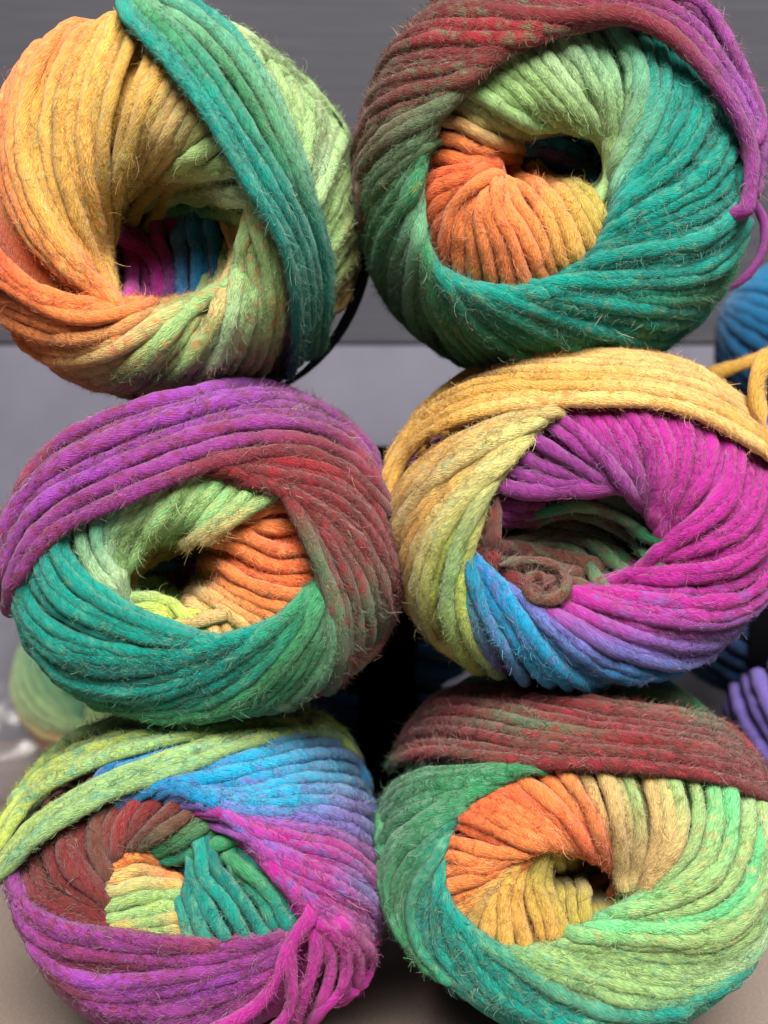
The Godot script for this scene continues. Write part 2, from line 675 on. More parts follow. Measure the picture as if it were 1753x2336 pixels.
func balls() -> void:
	var group := "wool balls stacked at the front of the shelf"
	# ------------------------------------------------ upper ball with the teal band
	var z := [0.0, 0.0, 1660.0 / 860]
	var q := make_ball(412, 503, 31, Vector3(4.4, 4.65, 5.0), -16, -2, [388, 552], Vector2(1.8, 1.7), 3.7, 1.9)
	q.m = 3.3
	var o := thing("yarn_ball", "wool ball with teal band crossing yellow orange and light green windings", "yarn ball", q.base, group)
	band(q, o, z, {"l": 0.0, "c": [["or", "or"], ["or", "yl", "yl", "or"], ["yl", "yl"], ["yl", "ol"], ["tn", "ol"], ["lg", "ol"]], "f": ["lg", 0.12], "g": [
		[20, 480, 0, 640, 30, 830, 130, 1040, 300, 1220, 480, 1330],
		[110, 330, 60, 560, 80, 790, 180, 1010, 330, 1190, 490, 1320],
		[240, 220, 160, 440, 150, 680, 230, 930, 350, 1140, 490, 1310],
		[400, 160, 290, 380, 265, 640, 320, 890, 410, 1120, 495, 1290],
		[520, 110, 400, 360, 370, 620, 410, 880, 450, 1100, 490, 1260],
		[600, 130, 510, 350, 460, 590, 460, 830, 470, 1020, 485, 1200],
		[690, 210, 590, 430, 540, 640, 500, 850, 485, 1010, 480, 1130],
		[770, 320, 670, 490, 600, 660, 540, 810, 500, 930],
		[850, 410, 760, 550, 680, 690, 610, 780, 550, 850],
		[930, 520, 840, 620, 750, 720, 680, 780, 620, 830],
		[980, 610, 890, 670, 790, 740, 730, 780, 680, 830]]})
	band(q, o, z, {"l": 0.0, "c": [["lg", "ol"], ["pg", "lg"], ["lg", "gr"]], "g": [
		[1030, 700, 930, 730, 820, 760, 760, 800],
		[1070, 800, 980, 800, 890, 810, 820, 840],
		[1100, 890, 1010, 880, 930, 870, 860, 880],
		[1120, 980, 1050, 950, 970, 930, 890, 930]]})
	band(q, o, z, {"l": 0.1, "c": [["do", "or", "or"], ["or", "or"], ["or", "tn", "lg"], ["tn", "lg", "lg"], ["tn", "lg", "tn"], ["lg", "pg", "lg"], ["lg", "lg"], ["sg", "lg"]], "f": ["do", 0.16], "g": [
		[-10, 1130, 120, 1250, 300, 1320, 480, 1340, 600, 1330],
		[0, 1240, 140, 1330, 330, 1400, 500, 1390, 680, 1330],
		[10, 1350, 200, 1430, 420, 1450, 600, 1370, 770, 1325],
		[60, 1480, 290, 1550, 520, 1490, 660, 1400, 830, 1325],
		[130, 1600, 350, 1640, 560, 1570, 700, 1450, 890, 1315],
		[250, 1700, 440, 1710, 620, 1600, 790, 1420, 930, 1290],
		[400, 1770, 560, 1720, 740, 1550, 860, 1400, 970, 1250],
		[560, 1790, 700, 1720, 860, 1550, 950, 1390, 1010, 1210],
		[720, 1740, 860, 1650, 955, 1480, 1010, 1290, 1050, 1120],
		[850, 1715, 960, 1640, 1040, 1470, 1075, 1260, 1085, 1060],
		[980, 1690, 1090, 1590, 1140, 1400, 1150, 1190, 1115, 980],
		[1110, 1670, 1190, 1550, 1220, 1380, 1205, 1180, 1130, 950],
		[1230, 1640, 1280, 1510, 1290, 1330, 1250, 1150, 1150, 930]]})
	band(q, o, z, {"l": 0.2, "c": [["lg", "lg"], ["pg", "lg"], ["lg", "pg"], ["lg", "lg"], ["tn", "lg"], ["lg", "tn"]], "f": ["or", 0.08], "s": 6.0, "g": [
		[840, -5, 980, 130, 1110, 300, 1210, 480, 1280, 640],
		[960, -10, 1080, 120, 1200, 300, 1290, 480, 1330, 640],
		[1080, -25, 1220, 120, 1310, 300, 1340, 480, 1345, 660],
		[1210, -10, 1340, 120, 1400, 300, 1390, 500, 1355, 720],
		[1380, 90, 1480, 240, 1480, 410, 1430, 590, 1365, 790],
		[1490, 250, 1550, 400, 1525, 560, 1455, 720, 1390, 880],
		[1560, 420, 1580, 560, 1540, 700, 1470, 830, 1400, 970],
		[1595, 620, 1580, 760, 1535, 900, 1480, 1000, 1425, 1090],
		[1600, 830, 1575, 960, 1525, 1070, 1445, 1190],
		[1600, 1000, 1570, 1100, 1530, 1190, 1455, 1290],
		[1595, 1180, 1560, 1260, 1480, 1360]]})
	band(q, o, z, {"l": 0.48, "gap": 25, "e": 3.0, "es": 0.9, "c": [["te", "te", "te", "dt"], ["gr", "te", "te", "te"], ["sg", "gr", "te", "gr"], ["te", "sg", "te", "te"]], "f": ["sg", 0.12], "g": [
		[575, 100, 640, 150, 720, 240, 850, 410, 970, 580, 1050, 740, 1150, 900, 1250, 1060, 1310, 1280, 1310, 1480, 1280, 1640],
		[640, 50, 730, 130, 830, 270, 960, 450, 1070, 620, 1160, 780, 1260, 930, 1350, 1120, 1380, 1340, 1360, 1540],
		[680, 20, 820, 90, 970, 240, 1090, 420, 1190, 610, 1270, 770, 1340, 930, 1400, 1110, 1420, 1320, 1390, 1560],
		[820, 0, 960, 80, 1090, 220, 1200, 390, 1280, 570, 1340, 750, 1390, 920, 1440, 1090, 1455, 1270, 1430, 1500]]})
	band(q, o, z, {"l": 0.0, "s": 1.2, "ss": 0.8, "e": 1.2, "es": 0.8, "c": [["mg", "mg"], ["mg", "pu"], ["bl", "bl"], ["bl", "db"]], "g": [
		[530, 1010, 570, 1090, 585, 1200, 575, 1310],
		[580, 1050, 640, 1130, 660, 1230, 640, 1340],
		[690, 1060, 730, 1130, 750, 1230, 730, 1340],
		[780, 1040, 800, 1130, 800, 1230, 800, 1340],
		[850, 1010, 870, 1110, 870, 1220, 860, 1340],
		[930, 1000, 950, 1090, 950, 1190, 940, 1310]]})
	band(q, o, z, {"l": 0.2, "s": 1.2, "ss": 0.9, "e": 2.0, "c": [["mg", "mg"]], "g": [
		[540, 1050, 600, 1080, 650, 1110, 690, 1180, 700, 1260]]})
	label_band(q, o, -1.3, -4.0)
	finish(q, o)

	# ------------------------------------------------ upper ball with the orange eye
	z = [800.0, 0.0, 1660.0 / 953]
	q = make_ball(1256, 412, 31, Vector3(4.7, 4.85, 4.4), 8, -2, [1255, 362], Vector2(1.0, 0.55), 2.5, 1.6)
	o = thing("yarn_ball", "wool ball with orange eye in teal and green windings under brown strands", "yarn ball", q.base, group)
	band(q, o, z, {"l": -0.15, "s": 1.2, "ss": 0.9, "c": [["ol", "ol"], ["yl", "or"], ["or", "or"], ["or", "or"], ["do", "or"], ["do", "do"], ["or", "or"], ["tn", "tn"], ["lg", "lg"], ["lg", "lg"], ["pg", "lg"], ["sg", "lg"]], "g": [
		[1000, 870, 960, 790, 900, 735, 820, 715],
		[950, 970, 900, 860, 830, 760, 760, 715],
		[850, 1060, 800, 910, 730, 790, 680, 740],
		[760, 1110, 700, 950, 630, 850, 600, 760],
		[640, 1155, 600, 1000, 550, 860, 570, 760],
		[500, 1150, 490, 1000, 470, 860, 540, 745],
		[370, 1070, 385, 910, 430, 790, 530, 710],
		[290, 930, 345, 810, 430, 735, 530, 690],
		[262, 780, 340, 705, 450, 680, 560, 660],
		[262, 640, 350, 620, 470, 640, 580, 650],
		[300, 550, 390, 550, 500, 590, 610, 620],
		[350, 470, 430, 490, 540, 550, 650, 585],
		[420, 420, 500, 470, 600, 530, 700, 560],
		[480, 350, 570, 410, 660, 470, 740, 510],
		[560, 280, 660, 360, 760, 440, 830, 490],
		[640, 225, 740, 330, 840, 430, 920, 510],
		[740, 180, 830, 300, 920, 420, 990, 530],
		[840, 155, 930, 270, 1000, 400, 1025, 550],
		[960, 150, 1030, 290, 1055, 430, 1035, 610]]})
	band(q, o, z, {"l": -0.05, "rise": 0.45, "e": 0.35, "es": 0.5, "rim": 2.0, "s": 6.0, "c": [["sg", "lg"], ["te", "sg"], ["te", "te"], ["te", "te"], ["te", "te"], ["te", "dt"], ["te", "te"], ["te", "te"], ["gr", "te"]], "f": ["sg", 0.12], "g": [
		[1060, 160, 1115, 290, 1105, 450, 1040, 660],
		[1180, 190, 1205, 320, 1170, 480, 1045, 710],
		[1290, 240, 1300, 360, 1230, 520, 1050, 770],
		[1370, 330, 1370, 450, 1270, 620, 1050, 810],
		[1450, 400, 1450, 530, 1320, 700, 1045, 860],
		[1530, 490, 1510, 620, 1370, 770, 1030, 920],
		[1565, 600, 1535, 740, 1400, 860, 1000, 980],
		[1570, 720, 1540, 840, 1380, 960, 960, 1030],
		[1560, 860, 1500, 960, 1330, 1050, 890, 1080],
		[1540, 990, 1460, 1070, 1250, 1120, 820, 1120],
		[1520, 1110, 1420, 1180, 1180, 1190, 740, 1150]]})
	band(q, o, z, {"l": 0.4, "rise": 0.05, "rim": 2.5, "e": 0.35, "es": 0.5, "s": 6.0, "c": [["te", "te"], ["te", "te"], ["gr", "te"], ["gr", "te"], ["gr", "gr"], ["gr", "sg"], ["gr", "gr"], ["gr", "gg"]], "f": ["ol", 0.10], "g": [
		[1520, 1110, 1420, 1180, 1180, 1190, 740, 1150],
		[1480, 1220, 1350, 1290, 1050, 1250, 650, 1165],
		[1430, 1320, 1250, 1370, 950, 1300, 560, 1160],
		[1300, 1400, 1080, 1410, 800, 1310, 470, 1150],
		[1100, 1430, 900, 1420, 650, 1300, 400, 1110],
		[900, 1450, 720, 1400, 520, 1280, 350, 1085],
		[700, 1470, 560, 1400, 420, 1250, 325, 1050],
		[520, 1470, 400, 1370, 310, 1210, 300, 1000],
		[390, 1440, 280, 1340, 230, 1170, 285, 950],
		[290, 1380, 190, 1250, 170, 1080, 270, 870],
		[200, 1290, 120, 1130, 130, 950, 262, 760],
		[120, 1160, 70, 1000, 110, 830, 270, 660],
		[70, 1010, 50, 870, 120, 720, 290, 580]]})
	band(q, o, z, {"l": 0.5, "s": 6.0, "rim": 2.0, "e": 0.6, "es": 0.8, "c": [["gr", "gg"], ["bn", "gg"], ["br", "bn"], ["br", "br", "br"], ["br", "rd", "br"], ["br", "br", "br", "pu"], ["br", "br", "rp", "pu"]], "f": ["gg", 0.2], "g": [
		[70, 1010, 50, 870, 120, 720, 290, 580],
		[40, 850, 55, 720, 150, 600, 330, 490],
		[30, 700, 65, 570, 180, 470, 390, 400],
		[40, 560, 95, 440, 230, 370, 480, 320],
		[70, 430, 130, 310, 300, 260, 570, 235],
		[110, 290, 210, 190, 400, 155, 680, 170],
		[160, 190, 320, 95, 540, 80, 850, 110],
		[250, 90, 430, 15, 680, 20, 1000, 80],
		[350, 5, 560, -40, 830, -30, 1150, 40]]})
	band(q, o, z, {"l": 0.62, "s": 5.0, "e": 0.5, "c": [["br", "rp", "pu", "pu"], ["rp", "pu", "vi", "pu"], ["br", "pu", "pu", "pu"]], "f": ["bn", 0.15], "g": [
		[900, 60, 1120, 60, 1290, 150, 1400, 270, 1500, 390, 1575, 540, 1600, 680, 1575, 830],
		[1000, 0, 1200, 10, 1370, 100, 1470, 230, 1550, 360, 1620, 490, 1625, 640, 1600, 780],
		[1150, -60, 1340, -20, 1450, 80, 1530, 220, 1600, 370, 1640, 500, 1620, 570]]})
	band(q, o, z, {"l": -0.25, "s": 0.8, "e": 0.8, "c": [["db", "bl", "nv"], ["bl", "lv", "db"], ["nv", "db", "db"]], "g": [
		[700, 545, 800, 555, 900, 600, 970, 670], [650, 590, 760, 600, 870, 640, 960, 700], [620, 630, 720, 640, 830, 670, 930, 710]]})
	tail(o, q, z, [1590, 500, 1625, 620, 1605, 740, 1570, 830, 1500, 900], 30.2, "pu", 0.15)
	tail(o, q, z, [1540, 720, 1600, 800, 1645, 890, 1635, 1000, 1575, 1095, 1480, 1160], 31.0, "pu", 0.13)
	label_band(q, o, -1.0, -3.6)
	finish(q, o)

	# ------------------------------------------------ middle ball, purple over an orange coil
	z = [0.0, 850.0, 1660.0 / 920]
	q = make_ball(462, 1252, 31, Vector3(4.95, 4.05, 4.4), 2, 0, [385, 1288], Vector2(0.95, 0.75), 3.2, 1.5)
	o = thing("yarn_ball", "wool ball with wide purple and brown band above an orange coil", "yarn ball", q.base, group)
	band(q, o, z, {"l": -0.2, "s": 1.2, "ss": 0.9, "e": 0.9, "es": 0.9, "c": [["or", "or"], ["do", "or"], ["do", "or"], ["or", "or"], ["or", "tn"], ["py", "tn"], ["py", "py"]], "f": ["py", 0.12], "g": [
		[1180, 535, 1080, 555, 980, 590, 920, 630],
		[1245, 625, 1120, 640, 1010, 620, 920, 650],
		[1280, 710, 1150, 735, 1040, 685, 950, 650, 900, 670],
		[1290, 790, 1160, 795, 1030, 745, 930, 690, 880, 700],
		[1295, 850, 1150, 850, 1010, 805, 920, 735, 865, 735],
		[1285, 915, 1140, 905, 1000, 855, 900, 785, 845, 780],
		[1255, 975, 1120, 955, 980, 895, 880, 835, 830, 815],
		[1205, 1025, 1090, 990, 960, 930, 870, 875, 820, 845],
		[1130, 1055, 1040, 1010, 940, 950, 860, 905, 810, 870],
		[1045, 1085, 990, 1020, 920, 960, 850, 915, 800, 890],
		[965, 1095, 925, 1020, 870, 950, 815, 915, 780, 920],
		[890, 1095, 860, 1015, 805, 955, 780, 930]]})
	band(q, o, z, {"l": -0.15, "s": 1.2, "ss": 0.9, "c": [["pg", "lg"], ["lg", "lm"], ["lm", "lm"], ["lm", "tn"]], "g": [
		[450, 890, 550, 860, 650, 865, 710, 910],
		[480, 940, 590, 925, 690, 940, 730, 970],
		[520, 985, 620, 970, 720, 985, 760, 1000],
		[590, 1025, 680, 1005, 760, 1010, 800, 1020],
		[690, 1060, 750, 1040, 810, 1035]]})
	band(q, o, z, {"l": 0.15, "s": 1.5, "ss": 0.7, "e": 1.0, "es": 0.6, "c": [["sg", "pg"], ["te", "pg"], ["pg", "lg"], ["lg", "lg"], ["lg", "lg", "tn"], ["lg", "tn"], ["lg", "tn"]], "f": ["bg", 0.14], "g": [
		[340, 580, 335, 690, 380, 800, 460, 880],
		[420, 540, 395, 650, 420, 750, 480, 840],
		[520, 500, 450, 620, 440, 730, 490, 820],
		[640, 460, 540, 590, 475, 700, 490, 800],
		[750, 410, 650, 560, 550, 700, 520, 790],
		[850, 380, 750, 530, 630, 680, 560, 780],
		[920, 410, 830, 540, 710, 670, 620, 760],
		[980, 450, 890, 570, 770, 680, 680, 740],
		[1040, 470, 960, 570, 850, 650, 760, 710],
		[1120, 490, 1040, 550, 930, 620, 840, 680]]})
	band(q, o, z, {"l": 0.35, "s": 1.2, "ss": 0.9, "rim": 2.0, "e": 0.35, "es": 0.5, "c": [["te", "te", "te"], ["te", "te", "te"], ["te", "te", "te"], ["te", "dt", "te"], ["te", "te", "gr"], ["gr", "te", "gr"], ["gr", "gr", "gr"], ["gr", "gr", "sg"], ["gg", "sg", "gg"]], "f": ["sg", 0.13], "g": [
		[290, 590, 245, 700, 330, 830, 460, 940, 610, 1020, 780, 1090],
		[220, 640, 180, 760, 270, 900, 430, 1000, 620, 1070, 850, 1105],
		[160, 700, 130, 820, 220, 970, 400, 1060, 640, 1120, 900, 1110],
		[110, 770, 100, 900, 200, 1040, 400, 1120, 650, 1160, 930, 1110],
		[85, 860, 100, 990, 230, 1120, 430, 1180, 700, 1170, 1000, 1090],
		[80, 950, 130, 1080, 280, 1190, 480, 1230, 740, 1190, 1060, 1070],
		[100, 1050, 180, 1170, 340, 1250, 560, 1270, 830, 1200, 1130, 1040],
		[150, 1150, 260, 1260, 450, 1310, 680, 1290, 930, 1190, 1190, 1000],
		[230, 1250, 380, 1330, 580, 1350, 800, 1290, 1030, 1170, 1250, 940],
		[330, 1320, 520, 1380, 720, 1370, 920, 1290, 1120, 1140, 1300, 880],
		[480, 1390, 680, 1410, 870, 1370, 1040, 1270, 1200, 1100, 1310, 900],
		[700, 1420, 880, 1400, 1040, 1330, 1180, 1200, 1280, 1060, 1330, 930],
		[900, 1410, 1060, 1370, 1180, 1280, 1270, 1150, 1330, 980],
		[1060, 1390, 1190, 1330, 1290, 1230, 1350, 1080, 1340, 930],
		[1200, 1370, 1300, 1300, 1370, 1200, 1390, 1060, 1350, 900, 1320, 800]]})
	band(q, o, z, {"l": 0.5, "e": 6.0, "es": 0.25, "s": 1.2, "ss": 0.9, "c": [["br", "gg", "gg", "gg"], ["br", "br", "gg", "rd"], ["br", "bn", "gg", "gg"], ["br", "br", "br", "br"], ["br", "br", "br", "br"], ["rp", "rd", "br", "br"]], "f": ["rd", 0.24], "g": [
		[1185, 500, 1240, 620, 1310, 760, 1350, 880, 1400, 1040, 1400, 1200, 1370, 1320],
		[1180, 490, 1290, 610, 1380, 740, 1440, 880, 1480, 1030, 1470, 1180, 1420, 1320],
		[1170, 470, 1330, 600, 1450, 730, 1530, 870, 1560, 1030, 1550, 1180, 1500, 1290],
		[1000, 430, 1180, 480, 1360, 560, 1500, 680, 1580, 830, 1620, 990, 1600, 1150],
		[930, 390, 1120, 420, 1330, 460, 1490, 560, 1580, 700, 1630, 870, 1640, 1050],
		[880, 350, 1080, 360, 1300, 380, 1460, 450, 1560, 570, 1600, 730, 1630, 870]]})
	band(q, o, z, {"l": 0.6, "e": 4.0, "es": 0.8, "s": 3.0, "ss": 0.8, "r": 0.185, "gap": 28, "c": [["pu", "pu", "pu", "rp", "br", "br"], ["pu", "pu", "pu", "rp", "rp"], ["pu", "vi", "pu", "pu", "rp"], ["vi", "pu", "vi", "pu", "pu"], ["pu", "pu", "vi", "vi", "pu"], ["rp", "pu", "vi", "vi", "pu"]], "f": ["rp", 0.24], "g": [
		[85, 820, 170, 690, 330, 590, 520, 510, 700, 435, 880, 370, 1060, 330, 1250, 320, 1430, 390, 1550, 520],
		[40, 860, 110, 690, 270, 550, 480, 450, 700, 370, 900, 300, 1100, 270, 1300, 280, 1460, 350, 1560, 480],
		[15, 800, 70, 640, 230, 490, 450, 390, 680, 300, 900, 230, 1120, 200, 1320, 220, 1470, 300, 1550, 430],
		[10, 700, 60, 560, 210, 420, 440, 310, 680, 220, 920, 150, 1150, 130, 1340, 160, 1470, 240, 1540, 360],
		[30, 600, 100, 480, 260, 340, 480, 230, 720, 150, 960, 90, 1170, 80, 1340, 110, 1460, 190],
		[100, 460, 170, 340, 330, 230, 540, 150, 760, 90, 980, 50, 1180, 45, 1330, 80, 1430, 140]]})
	band(q, o, z, {"l": -0.35, "s": 0.6, "e": 0.6, "c": [["bl", "bl"], ["br", "rp"], ["rp", "br"]], "g": [
		[560, 830, 600, 790, 650, 790], [690, 750, 740, 780, 800, 780], [700, 820, 760, 850, 820, 860], [720, 890, 770, 930, 830, 960]]})
	finish(q, o)

	# ------------------------------------------------ middle ball, magenta with a yellow band
	z = [860.0, 780.0, 1660.0 / 893]
	q = make_ball(1322, 1182, 31, Vector3(4.95, 4.1, 4.4), 0, 0, [1296, 1250], Vector2(1.9, 1.0), 2.3, 1.8)
	o = thing("yarn_ball", "wool ball with magenta and blue windings and a yellow band on top", "yarn ball", q.base, group)
	band(q, o, z, {"l": 0.0, "c": [["pu", "rp"], ["pu", "pu"], ["pu", "pu"], ["mg", "pu"], ["mg", "mg"], ["mg", "mg"], ["mg", "mg"], ["mg", "mg"]], "f": ["lv", 0.04], "g": [
		[440, 740, 560, 760, 680, 750, 760, 730],
		[450, 660, 570, 690, 700, 685, 820, 660],
		[480, 590, 600, 630, 740, 635, 880, 625],
		[530, 530, 650, 580, 790, 600, 920, 605],
		[590, 470, 700, 530, 840, 575, 960, 605],
		[650, 400, 760, 470, 880, 540, 990, 610],
		[720, 330, 830, 420, 940, 510, 1030, 610],
		[820, 280, 920, 390, 1010, 500, 1080, 630],
		[920, 260, 1010, 380, 1090, 510, 1130, 660],
		[1030, 250, 1120, 380, 1170, 520, 1165, 700],
		[1130, 240, 1210, 370, 1240, 520, 1190, 740],
		[1240, 250, 1310, 380, 1310, 540, 1200, 790],
		[1350, 280, 1410, 420, 1380, 600, 1205, 830],
		[1450, 330, 1500, 480, 1440, 670, 1200, 870],
		[1540, 390, 1580, 550, 1490, 750, 1185, 900],
		[1620, 450, 1640, 640, 1520, 820, 1160, 930],
		[1670, 560, 1650, 740, 1500, 890, 1115, 955],
		[1675, 700, 1640, 830, 1460, 950, 1060, 985],
		[1670, 820, 1610, 930, 1400, 1010, 1000, 1015]]})
	band(q, o, z, {"l": 0.05, "rise": 0.25, "c": [["mg", "mg"], ["mg", "mg"], ["lv", "mg"], ["lv", "lv", "mg"], ["bl", "lv"], ["bl", "cy"], ["cy", "bl"], ["cy", "bl"], ["lv", "te"]], "f": ["lv", 0.16], "g": [
		[1650, 930, 1570, 1010, 1340, 1060, 950, 1045],
		[1640, 1020, 1530, 1090, 1280, 1110, 900, 1060],
		[1620, 1100, 1480, 1160, 1220, 1150, 850, 1070],
		[1570, 1180, 1420, 1230, 1150, 1200, 800, 1090],
		[1500, 1260, 1340, 1290, 1080, 1240, 760, 1110],
		[1410, 1330, 1250, 1340, 1000, 1270, 720, 1115],
		[1280, 1390, 1120, 1370, 920, 1290, 670, 1105],
		[1130, 1420, 980, 1390, 820, 1290, 620, 1080],
		[980, 1430, 860, 1390, 730, 1280, 560, 1050],
		[860, 1430, 770, 1370, 650, 1240, 510, 1010],
		[780, 1430, 690, 1340, 590, 1200, 460, 970],
		[700, 1410, 620, 1310, 530, 1170, 410, 940],
		[600, 1400, 540, 1300, 460, 1150, 390, 945],
		[520, 1400, 470, 1290, 410, 1130, 375, 960]]})
	band(q, o, z, {"l": 0.38, "gap": 32, "rim": 1.5, "e": 0.35, "es": 0.5, "c": [["lg", "lm", "pl"], ["lm", "lg", "pl"], ["ol", "lm", "pl"], ["tn", "pl", "pl"], ["yl", "yl", "pl"], ["yl", "tn", "pl"], ["yl", "yl", "tn"]], "f": ["sg", 0.12], "g": [
		[510, 1400, 410, 1280, 360, 1130, 370, 960, 410, 800, 440, 680],
		[420, 1390, 330, 1270, 300, 1110, 330, 920, 400, 740, 480, 590],
		[340, 1370, 250, 1250, 230, 1080, 280, 880, 380, 690, 520, 540],
		[260, 1330, 170, 1180, 170, 1000, 250, 800, 380, 630, 580, 480],
		[180, 1240, 110, 1080, 130, 890, 230, 710, 390, 560, 640, 400],
		[110, 1110, 60, 930, 100, 760, 230, 600, 420, 460, 690, 340],
		[50, 900, 40, 740, 120, 590, 280, 450, 480, 350, 760, 290]]})
	band(q, o, z, {"l": 0.45, "e": 6.0, "es": 0.25, "r": 0.165, "gap": 23, "c": [["yl", "yl", "py", "py", "py"], ["yl", "yl", "yl", "py", "yl"], ["yl", "py", "py", "py", "py"], ["yl", "yl", "py", "py", "py"]], "f": ["yl", 0.2], "g": [
		[35, 750, 60, 560, 160, 420, 340, 320, 560, 270, 850, 250, 1100, 240, 1350, 290, 1550, 400, 1660, 460],
		[45, 580, 110, 400, 240, 290, 430, 210, 650, 190, 900, 190, 1150, 200, 1400, 260, 1570, 360, 1680, 450],
		[80, 420, 180, 290, 330, 190, 530, 130, 750, 120, 1000, 130, 1250, 160, 1460, 230, 1620, 350],
		[150, 310, 290, 190, 450, 110, 650, 75, 870, 65, 1090, 80, 1300, 110, 1470, 170, 1600, 270],
		[300, 190, 430, 100, 600, 55, 800, 40, 1000, 45, 1200, 60, 1380, 100, 1520, 170]]})
	band(q, o, z, {"l": 0.0, "s": 1.5, "e": 1.5, "es": 0.2, "c": [["gr", "gg", "dg"], ["gg", "gg", "gr"], ["bn", "gg", "gg"]], "f": ["bn", 0.22], "g": [
		[720, 715, 860, 690, 1010, 730, 1140, 820],
		[660, 760, 790, 730, 930, 750, 1070, 820, 1140, 900],
		[620, 810, 750, 780, 880, 800, 990, 860, 1080, 940],
		[500, 890, 620, 870, 760, 865, 860, 900, 920, 980]]})
	band(q, o, z, {"l": 0.25, "s": 1.0, "e": 0.8, "r": 0.18, "gap": 60, "c": [["br", "bn", "bn"], ["bn", "br", "bn"]], "f": ["rd", 0.14], "g": [
		[430, 810, 415, 890, 470, 970, 560, 1040, 680, 1110],
		[490, 820, 480, 900, 530, 960, 610, 1030, 700, 1090]]})
	band(q, o, z, {"l": 0.1, "s": 1.0, "e": 1.0, "c": [["br", "bn"], ["bn", "bn"], ["br", "bn"]], "f": ["gg", 0.2], "g": [
		[430, 880, 540, 870, 680, 890, 850, 930], [440, 950, 560, 940, 700, 960, 850, 980], [520, 1010, 640, 1010, 760, 1020, 860, 1020], [590, 1060, 690, 1070, 790, 1070]]})
	band(q, o, z, {"l": 0.42, "r": 0.15, "s": 0, "e": 0, "wob": 2.0, "c": [["br", "bn", "bn", "br"]], "f": ["gg", 0.2], "g": [
		[520, 950, 590, 930, 690, 925, 790, 960, 820, 1030, 780, 1090, 700, 1105, 630, 1070, 620, 1010, 670, 975, 730, 995, 740, 1040, 700, 1050]]})
	tail(o, q, z, [1360, 160, 1450, 128, 1540, 98, 1640, 65, 1720, 30], 33.0, "yl", 0.21)
	tail(o, q, z, [1720, 30, 1650, 75, 1615, 150, 1610, 240, 1640, 360], 28.5, "yl", 0.23)
	finish(q, o)

	# ------------------------------------------------ lower ball, lime and blue bands
	z = [0.0, 1550.0, 1660.0 / 900]
	q = make_ball(450, 1970, 31.4, Vector3(4.5, 3.9, 4.9), 2, 0, [402, 1978], Vector2(0.6, 0.3), 1.6, 1.6)
	q.m = 3.4
	o = thing("yarn_ball", "wool ball with lime, blue and magenta bands around a brown winding", "yarn ball", q.base, group)
	band(q, o, z, {"l": 0.1, "s": 1.0, "ss": 0.6, "e": 0.8, "es": 0.9, "c": [["or", "or"], ["tn", "tn", "or"], ["lg", "lg"], ["lg", "lg"], ["or", "lg", "or"], ["lg", "lg"]], "f": ["lm", 0.15], "g": [
		[470, 800, 540, 745, 630, 745, 690, 810],
		[475, 850, 570, 805, 660, 815, 740, 840],
		[470, 900, 580, 860, 680, 860, 770, 870],
		[470, 950, 580, 920, 700, 905, 800, 910],
		[480, 1000, 590, 980, 700, 960, 800, 955],
		[490, 1040, 600, 1030, 710, 1010, 800, 1000],
		[520, 1075, 620, 1070, 720, 1055, 800, 1040],
		[580, 1110, 670, 1105, 750, 1095, 800, 1090]]})
	band(q, o, z, {"l": 0.22, "s": 1.2, "ss": 0.9, "e": 1.0, "es": 0.8, "c": [["te", "sg"], ["dt", "te"], ["te", "te"], ["dt", "te"], ["gr", "te"], ["te", "dt"]], "f": ["sg", 0.15], "g": [
		[775, 950, 790, 1030, 810, 1120],
		[790, 880, 815, 960, 850, 1050, 890, 1130],
		[800, 830, 850, 920, 905, 1010, 960, 1110],
		[850, 810, 905, 880, 970, 970, 1040, 1080],
		[910, 800, 970, 870, 1035, 950, 1110, 1070],
		[980, 795, 1050, 860, 1110, 930, 1170, 1040],
		[1050, 785, 1130, 840, 1185, 910, 1230, 1020],
		[1120, 770, 1190, 830, 1240, 900, 1270, 1000]]})
	band(q, o, z, {"l": 0.0, "s": 2.0, "e": 1.0, "c": [["gg", "gr"], ["gr", "gr"], ["gr", "dt"], ["te", "dt"]], "g": [
		[870, 560, 800, 620, 720, 670, 640, 710],
		[960, 590, 880, 650, 790, 700, 690, 730],
		[1010, 650, 910, 700, 820, 730, 720, 755],
		[1060, 710, 960, 750, 870, 770, 760, 785],
		[1120, 760, 1020, 790, 930, 800, 810, 810]]})
	band(q, o, z, {"l": 0.1, "s": 5.0, "rim": 1.3, "e": 0.4, "es": 0.5, "c": [["bn", "gg"], ["br", "bn"], ["rd", "bn"], ["bn", "bn"], ["br", "br"], ["br", "br"], ["br", "br"], ["rp", "rd"]], "f": ["bn", 0.18], "g": [
		[860, 530, 760, 590, 670, 650, 590, 705],
		[780, 500, 690, 570, 610, 650, 550, 715],
		[690, 470, 610, 560, 550, 650, 515, 730],
		[610, 465, 540, 560, 495, 660, 490, 750],
		[540, 470, 470, 580, 450, 680, 475, 780],
		[470, 485, 410, 590, 400, 700, 455, 820],
		[400, 510, 340, 610, 350, 740, 450, 870],
		[330, 550, 270, 660, 300, 800, 450, 920],
		[260, 600, 210, 710, 260, 850, 455, 970],
		[200, 640, 150, 760, 220, 900, 460, 1010],
		[140, 690, 110, 810, 190, 940, 470, 1040],
		[100, 740, 90, 860, 180, 980, 480, 1060]]})
